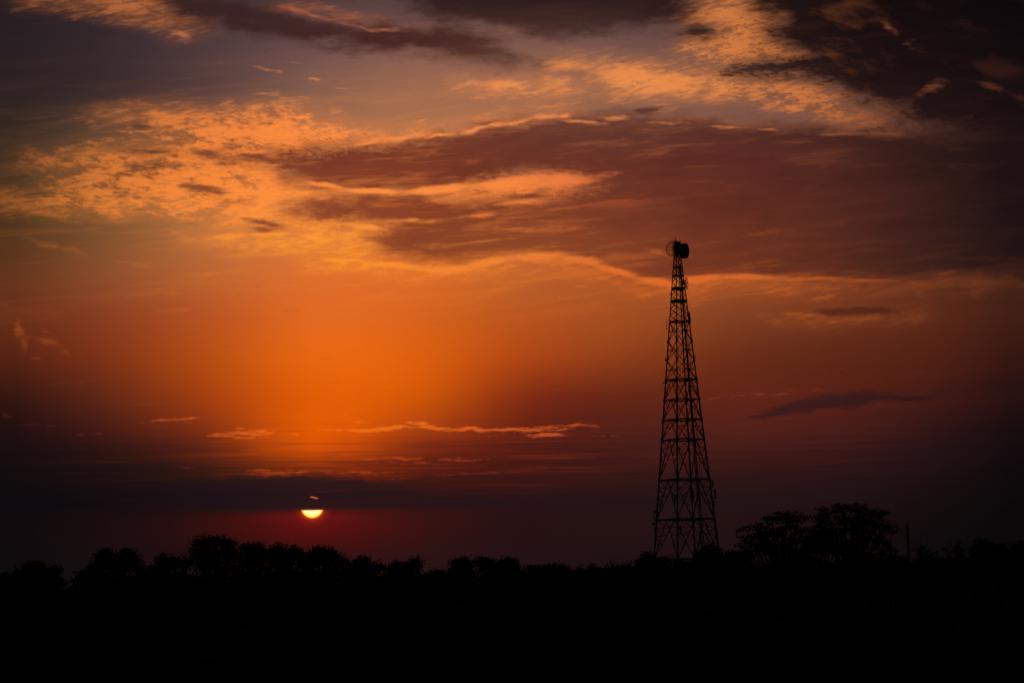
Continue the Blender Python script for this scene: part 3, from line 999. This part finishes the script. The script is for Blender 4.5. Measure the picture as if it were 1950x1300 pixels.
# closed drum dish, right
dd = at(1302.8, 478.2, D_T)
drum = part('drum_antenna', tower, (dd[0] - TX, -0.35, dd[2]))
drum['label'] = 'solid shrouded drum dish with a bulging cover'
da = Vector((math.cos(math.radians(-24)), math.sin(math.radians(-24)), -0.03)).normalized()
m = MB()
m.lathe((0, 0, 0), da, [(-1.0, 0.0), (-1.0, .28), (-.86, .75), (-.66, 1.22), (-.55, 1.46), (-.48, 1.50), (.36, 1.50), (.36, 1.54), (.44, 1.54), (.44, 1.46)], 36)
m.build('shroud', M_DISH, drum, smooth=False)
m = MB()
m.lathe((0, 0, 0), da, [(.43, 1.47), (.58, 1.36), (.70, 1.14), (.79, .8), (.84, .4), (.855, 0)], 36)
m.build('cover', M_DISH, drum, smooth=True)
m = MB()
m.bar(da * -1.5, da * -.8, .22)
m.bar(da * -.9 + Vector((0, 0, .7)), da * -1.5 + Vector((0, 0, .45)), .09)
m.bar(da * -.9 + Vector((0, 0, -.7)), da * -1.5 + Vector((0, 0, -.45)), .09)
m.build('mount', M_STEEL, drum)

# smaller dish seen edge-on
sdp = at(1306.6, 540.3, D_T)
small = part('small_dish', tower, (sdp[0] - TX, -.55, sdp[2]))
small['label'] = 'smaller shallow dish pointing sideways'
da2 = Vector((math.cos(math.radians(-14)), math.sin(math.radians(-14)), 0))
m = MB()
s2 = da2.cross(Vector((0, 0, 1))).normalized()
prof2 = [(-.42, .12), (-.36, .34), (-.22, .66), (-.04, .98), (.13, 1.17)]
for i in range(30):                                     # open mesh skin: radial wires and hoops
    an = 2 * math.pi * i / 30
    e = s2 * math.cos(an) + Vector((0, 0, math.sin(an)))
    m.tube([da2 * h + e * q for h, q in prof2], [.016] * 5, 4, False)
for h, q in prof2 + [(-.13, .82), (.045, 1.08), (-.29, .50)]:
    pts = [da2 * h + (s2 * math.cos(t) + Vector((0, 0, math.sin(t)))) * q for t in np.linspace(0, 2 * math.pi, 25)]
    m.tube(pts, [.05 if q > 1.1 else .016] * 25, 4, False)
m.build('reflector', M_PANEL, small, smooth=True)
m = MB()
m.bar(da2 * -.34, da2 * .10, .06)
m.box(da2 * .12, (.14, .14, .14))
m.build('feed_horn', M_STEEL, small)
m = MB()
m.bar(da2 * -1.0, da2 * -.38, .12)
m.box(da2 * -.60 + Vector((0, 0, .05)), (.28, .3, .6))
m.bar(da2 * -.75 + Vector((0, 0, -.9)), da2 * -.75 + Vector((0, 0, .9)), .10)
m.build('mount', M_STEEL, small)

# whip antenna on the left leg
wp = at(1269.6, 617, D_T)
whip = part('whip_antenna', tower, (wp[0] - TX, .45, wp[2]))
m = MB()
m.tube([(0, 0, -1.25), (0, 0, .2), (0, 0, 1.25)], [.055, .05, .03], 6)
m.build('rod', M_STEEL, whip)
lc = corner(LEFT, 617)
for z in (.85, -.85):
    m = MB()
    m.bar((0, 0, z), (lc.x - whip.location.x + .1, lc.y - .45, z), .07)
    m.build('bracket', M_STEEL, whip)


def panel_antenna(px, py, h_px, w, k, depth=.22):
    p = at(px, py, D_T)
    c = corner(k, py)
    o = part('panel_antenna', tower, (p[0] - TX, c.y, p[2]))
    h = h_px / PXM
    m = MB()
    d = w * .5
    prof = [(-d, -depth/2), (d, -depth/2), (d, depth*.2), (d*.6, depth/2), (-d*.6, depth/2), (-d, depth*.2)]
    b = len(m.v)
    for z in (-h/2, h/2):
        for x, y in prof:
            m.v.append(Vector((x, y, z)))
    m.f += [list(range(6))[::-1], list(range(6, 12))]
    for i in range(6):
        m.f.append([i, (i+1) % 6, 6 + (i+1) % 6, 6 + i])
    m.build('radome', M_PANEL, o)
    m = MB()
    for z in (-h*.3, h*.3):
        m.bar((0, 0, z), (c.x - o.location.x, 0, z), .08)
    m.bar((math.copysign(d + .08, c.x - o.location.x), 0, -h*.55), (math.copysign(d + .08, c.x - o.location.x), 0, h*.55), .08)
    m.build('bracket', M_STEEL, o)
    return o


panel_antenna(1312.2, 604, 16, .34, RIGHT, .4)
panel_antenna(1309.5, 598, 10, .30, RIGHT, .4)
panel_antenna(1314.0, 611, 11, .26, RIGHT, .3)
panel_antenna(1355.5, 921, 14, .24, RIGHT)
panel_antenna(1360.5, 941, 19, .34, RIGHT)
panel_antenna(1358.0, 960, 14, .26, RIGHT)
panel_antenna(1319.5, 936, 18, .34, THIRD)
panel_antenna(1323.5, 940, 16, .30, THIRD)
panel_antenna(1281.0, 951, 17, .32, NEAR)
panel_antenna(1291.5, 1010, 18, .32, NEAR)
panel_antenna(1250.5, 1012, 18, .30, LEFT)


def small_box(px, py, w, h, k):
    p = at(px, py, D_T)
    c = corner(k, py)
    m = MB()
    m.box((p[0] - TX, c.y, p[2]), (w, w, h), -PHI)
    m.bar((p[0] - TX, c.y, p[2]), c, .08)
    m.build('junction_box', M_STEEL, tower)


for a in ((1247.6, 974, .38, .55, LEFT), (1247.0, 984, .38, .5, LEFT), (1246.0, 996, .42, .5, LEFT), (1322.5, 679.5, .30, .2, RIGHT), (1264.2, 728.5, .32, .22, LEFT),
          (1300.5, 519.5, .2, .2, RIGHT), (1277.5, 559, .22, .3, LEFT), (1268.0, 684, .26, .3, LEFT), (1313.5, 645, .24, .34, RIGHT), (1301.5, 536, .3, .8, RIGHT)):
    small_box(*a)

# ---------------------------------------------------------------- distant mast
D_M = 1250.0
mp = at(1729, 1030, D_M)
mast = thing('radio_mast', 'slim distant radio mast rising behind the trees right of the big flat crowned tree', 'mast', (mp[0], D_M, 0))
m = MB()
H_M = at(1729, 996, D_M)[2]
for k in range(3):
    a = k * 2 * math.pi / 3 + .3
    m.bar((math.cos(a) * .9, math.sin(a) * .9, 0), (math.cos(a) * .45, math.sin(a) * .45, H_M), .34)
nz = 22
for i in range(nz):
    for k in range(3):
        a, b = k * 2 * math.pi / 3 + .3, (k+1) * 2 * math.pi / 3 + .3
        r0, r1 = .9 - .45 * i / nz, .9 - .45 * (i+1) / nz
        m.bar((math.cos(a)*r0, math.sin(a)*r0, H_M*i/nz), (math.cos(b)*r1, math.sin(b)*r1, H_M*(i+1)/nz), .20)
m.build('lattice_shaft', M_STEEL, mast)
m = MB()
m.tube([(0, 0, H_M - .5), (0, 0, at(1729, 991, D_M)[2])], [.10, .05], 6)
m.build('lightning_rod', M_STEEL, mast)
for i, (h, a) in enumerate(((.96, 0), (.96, 2.1), (.96, 4.2), (.84, 1.0), (.84, 3.1))):
    m = MB()
    r = 1.0
    m.box((math.cos(a)*r, math.sin(a)*r, H_M*h - 1.2), (.45, .35, 2.6), a)
    m.bar((0, 0, H_M*h - 1.2), (math.cos(a)*r, math.sin(a)*r, H_M*h - 1.2), .14)
    m.build('panel_antenna', M_PANEL, mast)
#TREES
# ---------------------------------------------------------------- trees
def quads(c, size, flat=0.0):
    """one leaf spray quad round every centre: c (n, 3), size (n,)"""
    n = len(c)
    a = rng.normal(size=(n, 3))
    a[:, 2] *= (1 - flat)
    a /= np.linalg.norm(a, axis=1)[:, None] + 1e-9
    b = rng.normal(size=(n, 3))
    b -= a * (a * b).sum(1)[:, None]
    b /= np.linalg.norm(b, axis=1)[:, None] + 1e-9
    s = size[:, None]
    l, w = a * s * 0.62, b * s * 0.36
    return np.stack([c - l, c + w - l * .1, c + l, c - w - l * .1], 1)


def tree(name, label, cat, group, trunk_px, dist, lobes, style='dense', leaf=0.20, mat=0, density=1.0, bare=0.0):
    """lobes: (x, y, half width, half height) of each mass of the crown, points of the photograph"""
    base = at(trunk_px, 1100, dist)
    bx0 = base[0]
    root = thing(name, label, cat, (bx0, dist, 0), group)
    pxm = F_PX / dist
    L = []
    if style in ('dense', 'open'):
        lobes = [(x, y + 7.0, rx_, ry_) for x, y, rx_, ry_ in lobes]
        #  tufts that break the outline of every mass
        more = []
        for x, y, rx_, ry_ in lobes:
            for _ in range(int(rng.integers(2, 4))):
                an = rng.uniform(-.15, math.pi + .15)
                q = rng.uniform(.20, .40)
                more.append((x + math.cos(an) * rx_ * .82, y - math.sin(an) * ry_ * .80, max(3.2, rx_ * q), max(2.8, ry_ * q)))
        lobes = [(x, y + .08 * ry_, rx_ * .82, ry_ * .80) for x, y, rx_, ry_ in lobes] + more
        leaf = leaf * .82
    for x, y, rx_, ry_ in lobes:
        p = at(x, y, dist)
        rxm, rzm = rx_ / pxm, ry_ / pxm
        L.append((np.array([p[0] - bx0, rng.uniform(-.5, .5) * rxm, p[2]]), rxm, max(rxm, rzm) * .85, rzm))
    top = max(c[2] + rz for c, _, _, rz in L)
    low = min(c[2] - rz for c, _, _, rz in L)
    fork_z = max(0.6, min(low + 0.15 * (top - low), top * .42))
    wood = MB()
    r0 = 0.018 * top + 0.06
    lean = rng.uniform(-.25, .25, 2)
    fork = np.array([lean[0], lean[1], fork_z])
    mid = fork * .5 + np.array([rng.uniform(-.08, .08), 0, 0])
    wood.tube([(0, 0, -.2), (0, 0, .25), mid, fork], [r0 * 1.5, r0 * 1.1, r0 * .95, r0 * .82], 8)
    leaves = []
    for c, a, b, h in L:
        n_cl = int(np.clip((a * h) * (11.0 if style == 'umbrella' else 6.0) * density + (7 if h > .3 else 3), 3, 140))
        d = rng.normal(size=(n_cl, 3))
        d /= np.linalg.norm(d, axis=1)[:, None]
        if style == 'umbrella':
            d *= rng.uniform(.8, 1.45, n_cl)[:, None]
            rr_ = rng.uniform(.3, 1.0, n_cl) ** .6
        else:
            rr_ = rng.uniform(.35, 1.0, n_cl) ** .55
        cl = c + d * rr_[:, None] * np.array([a, b, h])
        # limbs: fork -> heart of the lobe -> clumps
        heart = c + np.array([0, 0, -.45 * h])
        k1 = fork * .55 + heart * .45 + rng.normal(0, .12, 3) * np.array([1, 1, .3])
        rl = r0 * (.62 if len(L) < 4 else .46) * (1.0 if h > .3 else .4)
        wood.tube([fork - np.array([0, 0, .1]), k1, heart, c + np.array([0, 0, .25 * h])], [rl, rl * .75, rl * .5, rl * .22], 6)
        for q in cl[: (n_cl if style in ('umbrella', 'bare') else n_cl // 2)]:
            s0 = heart * rng.uniform(.2, .75) + k1 * 0
            t = rng.uniform(0.15, .9)
            s0 = k1 * (1 - t) + heart * t if rng.random() < .5 else heart * (1 - t) + (c + np.array([0, 0, .2 * h])) * t
            bend = s0 * .45 + q * .55 + np.array([rng.normal(0, .10), rng.normal(0, .10), rng.uniform(.0, .22)])
            wood.tube([s0, bend, q], [rl * .34, rl * .2, .012], 4, False)
            if style == 'bare':
                for _ in range(3):
                    e = q + rng.normal(0, .35, 3) + np.array([0, 0, .25])
                    wood.tube([bend, (bend + e) / 2 + rng.normal(0, .05, 3), e], [rl * .16, .012, .006], 3, False)
        for q in cl:
            if rng.random() < bare:
                continue
            if style == 'umbrella':
                nl = int(rng.integers(14, 28))
                o = np.clip(rng.normal(size=(nl, 3)), -1.4, 1.4) * np.array([.26, .26, .10]) * rng.uniform(.6, 1.4)
            elif style == 'bare':
                nl = int(rng.integers(4, 10))
                o = rng.normal(size=(nl, 3)) * .22
            else:
                nl = int(rng.integers(38, 80))
                o = np.clip(rng.normal(size=(nl, 3)), -1.7, 1.7) * np.array([.27, .27, .20]) * rng.uniform(.6, 1.5)
            leaves.append((q + o, rng.uniform(.6, 1.35, nl) * leaf))
        if style == 'dense':      # leafy heart of the crown, larger sprays
            nc = int(16 + a * h * 60)
            o = rng.normal(size=(nc, 3))
            o /= np.linalg.norm(o, axis=1)[:, None]
            o *= (rng.uniform(0, 1, nc) ** .4)[:, None] * .60
            leaves.append((c + o * np.array([a, b, h]), rng.uniform(.8, 1.6, nc) * leaf * 2.0))
    wood.build('trunk', M_BARK, root, smooth=False)
    cc = np.concatenate([q for q, _ in leaves])
    ss_ = np.concatenate([q for _, q in leaves])
    leaf_mesh('crown', quads(cc, ss_, .3), M_LEAF[mat], root)
    return root


G = 'trees along the dark skyline'
# from left to right; the lobes follow each crown
tree('tree', 'low rounded tree cut by the left edge of the picture', 'tree', G, 8, 210, [(8,1100,26,13),(-20,1098,26,14),(24,1108,18,16)])
tree('tree', 'broad dark tree with a small side bump, left of the deep notch in the skyline', 'tree', G, 74, 190,
     [(76,1078,28,17),(56,1086,24,20),(100,1084,12,9),(92,1100,22,18),(30,1090,12,12),(66,1108,34,18),(108,1104,8,8)], mat=2)
tree('tree', 'tree with twin raised tufts, first one right of the deep notch', 'tree', G, 212, 185,
     [(206,1058,14,13),(240,1058,14,16),(222,1075,26,16),(180,1074,20,18),(170,1092,20,18),(256,1066,10,10),(215,1098,44,16),(198,1050,9,8),(246,1049,8,8)], density=.9, mat=1)
tree('tree', 'small low tree filling the dip right of the twin tufted tree', 'tree', G, 276, 230, [(276,1080,18,12),(262,1092,20,14),(292,1090,18,14)], mat=2)
tree('tree', 'flat topped bushy tree with a pointed left corner, beside the tall round crown', 'tree', G, 330, 195,
     [(309,1064,11,11),(330,1068,18,12),(350,1066,11,11),(330,1086,36,16)])
tree('tall_tree', 'tallest round crowned tree left of the sun, with sky showing through its branches', 'tree', G, 408, 180,
     [(384,1032,15,13),(408,1029,18,12),(432,1036,14,13),(437,1052,11,12),(382,1053,15,14),(410,1054,16,13),(396,1072,24,13),(428,1074,24,12)], style='open', density=.62, mat=2)
tree('tall_tree', 'second tall round crown, the narrow one below left of the sun', 'tree', G, 482, 185,
     [(480,1037,16,10),(470,1050,9,12),(496,1050,13,14),(482,1066,24,16),(470,1082,24,14)], style='open', density=.75, mat=0)
tree('tree', 'ragged tree with one peaked tuft, just left of below the sun', 'tree', G, 542, 190,
     [(525,1041,9,10),(540,1049,14,10),(520,1058,9,14),(550,1062,20,14),(535,1080,34,16),(562,1046,9,8)], density=1.0, mat=1)
tree('tree', 'slim crowned tree directly beneath the sun', 'tree', G, 575, 205, [(568,1050,10,10),(578,1064,12,13),(570,1084,24,14)], mat=2)
tree('tree', 'wide bushy tree with a spiky top, just right of below the sun', 'tree', G, 622, 185,
     [(602,1049,14,10),(622,1047,12,9),(640,1056,14,12),(618,1064,30,15),(652,1070,9,11),(592,1062,11,13),(624,1086,38,15)])
tree('tree', 'small pointed tree right of the wide bushy tree below the sun', 'tree', G, 690, 195,
     [(693,1064,9,9),(684,1074,14,11),(702,1078,14,11),(690,1092,28,14),(666,1084,9,8)], density=.9, mat=2)
tree('tree', 'flat layered tree with a square right shoulder, midway between sun and tower', 'tree', G, 765, 190,
     [(765,1069,14,8),(790,1070,9,9),(742,1075,18,7),(776,1084,26,11),(740,1088,24,11),(765,1100,38,12)], mat=1)
tree('bush', 'low bush at the bottom of the shallow dip midway along the skyline', 'bush', G, 834, 220,
     [(834,1086,12,8),(818,1096,18,10),(846,1094,14,11)], mat=0)
tree('tree', 'evenly rounded tree at the left end of the long low mound of crowns', 'tree', G, 878, 200,
     [(878,1068,16,12),(866,1080,16,13),(892,1080,18,14),(878,1096,30,14)], mat=2)
tree('tree', 'broad tree with a bumpy top, second crown of the long low mound', 'tree', G, 942, 195,
     [(916,1069,12,9),(938,1072,14,10),(956,1066,13,9),(969,1068,11,10),(940,1086,40,15),(978,1082,9,9)], density=.95, mat=1)
tree('tree', 'smooth flat domed tree, widest of the low crowns left of the tower', 'tree', G, 1036, 210,
     [(1050,1080,28,10),(1015,1082,26,10),(1072,1086,16,11),(1030,1096,46,12)], mat=0)
tree('tree', 'small domed tree next to the bare twiggy shrub', 'tree', G, 1122, 205,
     [(1124,1081,18,10),(1102,1088,16,10),(1140,1090,13,10),(1122,1100,32,11)], mat=2)
tree('bare_shrub', 'nearly bare twiggy shrub against the sky left of the tower', 'shrub', G, 1168, 190,
     [(1166,1080,11,10),(1176,1084,9,10),(1160,1092,12,9)], style='bare', leaf=.16)
tree('tree', 'low leafy tree between the bare shrub and the tower', 'tree', G, 1200, 200,
     [(1200,1078,16,9),(1186,1084,12,9),(1214,1086,14,12),(1200,1096,28,12)], mat=1)
tree('tree', 'small upright tree at the foot of the left tower leg', 'tree', G, 1231, 190,
     [(1230,1057,9,9),(1238,1068,11,10),(1222,1070,11,9),(1232,1086,20,13)], mat=2)
tree('tree', 'low tree crown across the middle of the tower base', 'tree', G, 1285, 215,
     [(1262,1066,20,9),(1290,1070,18,9),(1312,1068,18,9),(1285,1086,42,14)], mat=0)
tree('tree', 'dense round tree hiding the right foot of the tower', 'tree', G, 1352, 185,
     [(1350,1044,14,11),(1364,1050,9,9),(1338,1056,14,12),(1358,1064,20,15),(1378,1066,13,12),(1350,1084,34,15)], mat=2)
tree('bush', 'dark bush at the left foot of the spreading sparse tree', 'bush', G, 1404, 180,
     [(1400,1052,12,8),(1418,1056,16,9),(1388,1066,16,10),(1410,1074,26,12)], mat=0)
tree('umbrella_tree', 'smaller of two flat crowned sparse trees right of the tower, lower and on the left', 'tree', 'flat crowned trees right of the tower', 1490, 175,
     [(1496,981,22,9),(1470,990,20,9),(1518,990,20,9),(1446,1002,16,8),(1420,1006,13,6),(1424,1021,16,6),(1456,1014,18,8),(1490,1008,24,10),(1526,1010,20,10),
      (1414,1036,10,7),(1440,1036,18,8),(1470,1034,16,8),(1506,1030,20,9),(1540,1024,12,10),(1436,1050,20,7),(1476,1052,22,7),(1455,1026,20,8),(1488,1020,16,8),(1495,1044,22,9),(1450,1042,22,8),(1516,1052,18,8)], style='umbrella', leaf=.17, density=1.9)
tree('umbrella_tree', 'larger flat crowned sparse tree right of the tower, with thin side twigs', 'tree', 'flat crowned trees right of the tower', 1612, 170,
     [(1605,968,24,9),(1636,967,20,9),(1575,976,20,8),(1556,984,12,6),(1660,978,18,9),(1676,982,11,9),(1596,990,24,9),(1634,990,24,9),(1566,1000,16,9),(1660,1000,20,9),
      (1695,1001,9,7),(1686,1008,10,6),(1704,1013,12,3),(1610,1012,18,7),(1644,1014,22,8),(1676,1022,16,7),(1626,1032,24,8),(1660,1038,20,7),(1692,1042,10,6),(1640,1052,28,7),(1600,1048,24,8),(1590,1018,20,9),(1620,1002,18,8),(1652,1026,24,8),(1680,1052,22,8),(1612,1040,22,9),(1670,1034,18,7)],
     style='umbrella', leaf=.17, density=1.9)
tree('tree', 'dense dark tree packed between the two flat crowned trees', 'tree', G, 1560, 180,
     [(1558,1012,20,13),(1582,1016,14,13),(1540,1036,22,15),(1570,1040,26,18),(1550,1060,36,16),(1500,1064,26,12)], mat=2)
tree('bush', 'rounded bush under the right side of the larger flat crowned tree', 'bush', G, 1680, 185,
     [(1690,1060,22,8),(1660,1064,24,9),(1715,1062,16,6),(1690,1076,36,12)], mat=1)
tree('sapling', 'thin twiggy sapling just right of the distant mast', 'sapling', G, 1757, 180,
     [(1751,1046,8,7),(1762,1052,10,6),(1774,1054,10,5),(1758,1062,14,6)], style='bare', leaf=.22, density=1.3)
tree('sapling', 'second thin twiggy sapling, midway between mast and right edge', 'sapling', G, 1822, 185,
     [(1820,1043,9,8),(1830,1050,9,7),(1808,1052,9,6),(1822,1062,16,7)], style='bare', leaf=.22, density=1.3)
tree('bush', 'low bush filling the gap below the two twiggy saplings', 'bush', G, 1790, 200,
     [(1770,1066,22,6),(1800,1066,22,6),(1834,1066,20,7),(1790,1078,50,12)], mat=0)
tree('tree', 'loose airy tree with a rounded top near the right edge', 'tree', G, 1890, 185,
     [(1878,1034,13,9),(1896,1038,13,10),(1866,1046,12,10),(1912,1050,14,9),(1886,1052,20,11),(1884,1070,38,12)], style='open', density=.75, mat=1)
tree('tree', 'dark tree cut by the right edge of the picture', 'tree', G, 1955, 180,
     [(1950,1040,16,12),(1970,1034,16,14),(1938,1056,16,10),(1955,1070,34,16)], mat=2)

# ---------------------------------------------------------------- scrub and low wood that fills the dark land
P, Z = [], []
stems = MB()
for d in np.concatenate([np.arange(62, 150, 5.0), np.arange(150, 460, 9.0)]):
    w = d * 0.30 + 14
    xs_ = np.arange(-w, w, 4.2 if d < 150 else 5.2) + rng.uniform(-1.4, 1.4)
    for x in xs_:
        y = d + rng.uniform(-3, 3)
        px = 975 + F_PX * x / y
        hor = 1100 + (975 - px) * math.tan(ROLL)
        lift = 6.0 if 100 < px < 140 else (16.0 if px <= 100 else (32.0 if px < 700 else (21.0 if px < 1230 else 29.0)))       # how far the low wood may stand over the horizon
        cap = 6.0 + (lift - 6.0 + rng.uniform(-6, 2)) * y / F_PX
        top = min(cap, rng.uniform(3.6, 5.6) + max(0, y - 120) * .03)
        r_ = rng.uniform(2.2, 3.4)
        h_ = top * rng.uniform(.42, .52)
        n = 150 if y < 170 else 110
        o = rng.normal(size=(n, 3))
        o /= np.linalg.norm(o, axis=1)[:, None]
        o *= (rng.uniform(.15, 1, n) ** .45)[:, None]
        P.append(np.array([x, y, top - h_]) + o * np.array([r_, r_, h_]))
        Z.append(rng.uniform(.35, .75, n))
        stems.tube([(x, y, -.2), (x + rng.uniform(-.2, .2), y, top - h_)], [.12, .05], 4, False)
wv = quads(np.concatenate(P), np.concatenate(Z), .2)
scrub = leaf_mesh('woodland', wv, M_SCRUB)
tag(scrub, 'unbroken dark mass of low woodland filling the land below the skyline', 'woodland', kind='stuff')
st_o = stems.build('stems', M_BARK, scrub)

# ---------------------------------------------------------------- birds
def bird(px, py, dist, span, bank, label):
    p = at(px, py, dist)
    m = MB()
    m.lathe((0, 0, 0), (0, 1, 0), [(-.34, .0), (-.30, .03), (-.16, .075), (0, .09), (.14, .075), (.22, .05), (.29, .045), (.34, .02), (.40, .004)], 10)
    m.v += [Vector(q) for q in ((-.02, -.28, .01), (.02, -.28, .01), (.10, -.52, .0), (-.10, -.52, .0), (0, -.4, .03))]
    b = len(m.v) - 5
    m.f += [[b, b+1, b+4], [b+1, b+2, b+4], [b+2, b+3, b+4], [b+3, b, b+4], [b, b+3, b+2, b+1]]
    for s in (-1, 1):
        st = [(0.05, .12, -.10, .03), (.30, .16, -.06, .17), (.58, .10, -.10, .20), (.85, -.02, -.12, .12), (1.0, -.12, -.14, .04)]
        b = len(m.v)
        for x, f, r, z in st:
            m.v += [Vector((s*x*.55, f, z)), Vector((s*x*.55, (f + r) / 2, z + .022)), Vector((s*x*.55, r, z)), Vector((s*x*.55, (f + r) / 2, z - .012))]
        for i in range(len(st) - 1):
            for k in range(4):
                m.f.append([b+i*4+k, b+i*4+(k+1) % 4, b+(i+1)*4+(k+1) % 4, b+(i+1)*4+k])
    for i, v in enumerate(m.v):
        m.v[i] = Vector(v) * (span / 1.1)
    o = m.build('bird', M_FEATHER, None, smooth=False)
    o.location = Vector(p)
    o.rotation_euler = bank
    tag(o, label, 'bird', 'birds far off in the sky')


bird(1603, 709, 320, .46, (.5, .5, .6), 'tiny bird gliding above the dark lens shaped cloud right of the tower')
bird(1058, 567, 380, .34, (.2, -.5, 1.1), 'tiny bird high in the orange sky left of the tower')
bird(318, 875, 360, .40, (.0, .2, .3), 'tiny bird low over the trees on the left of the sun')
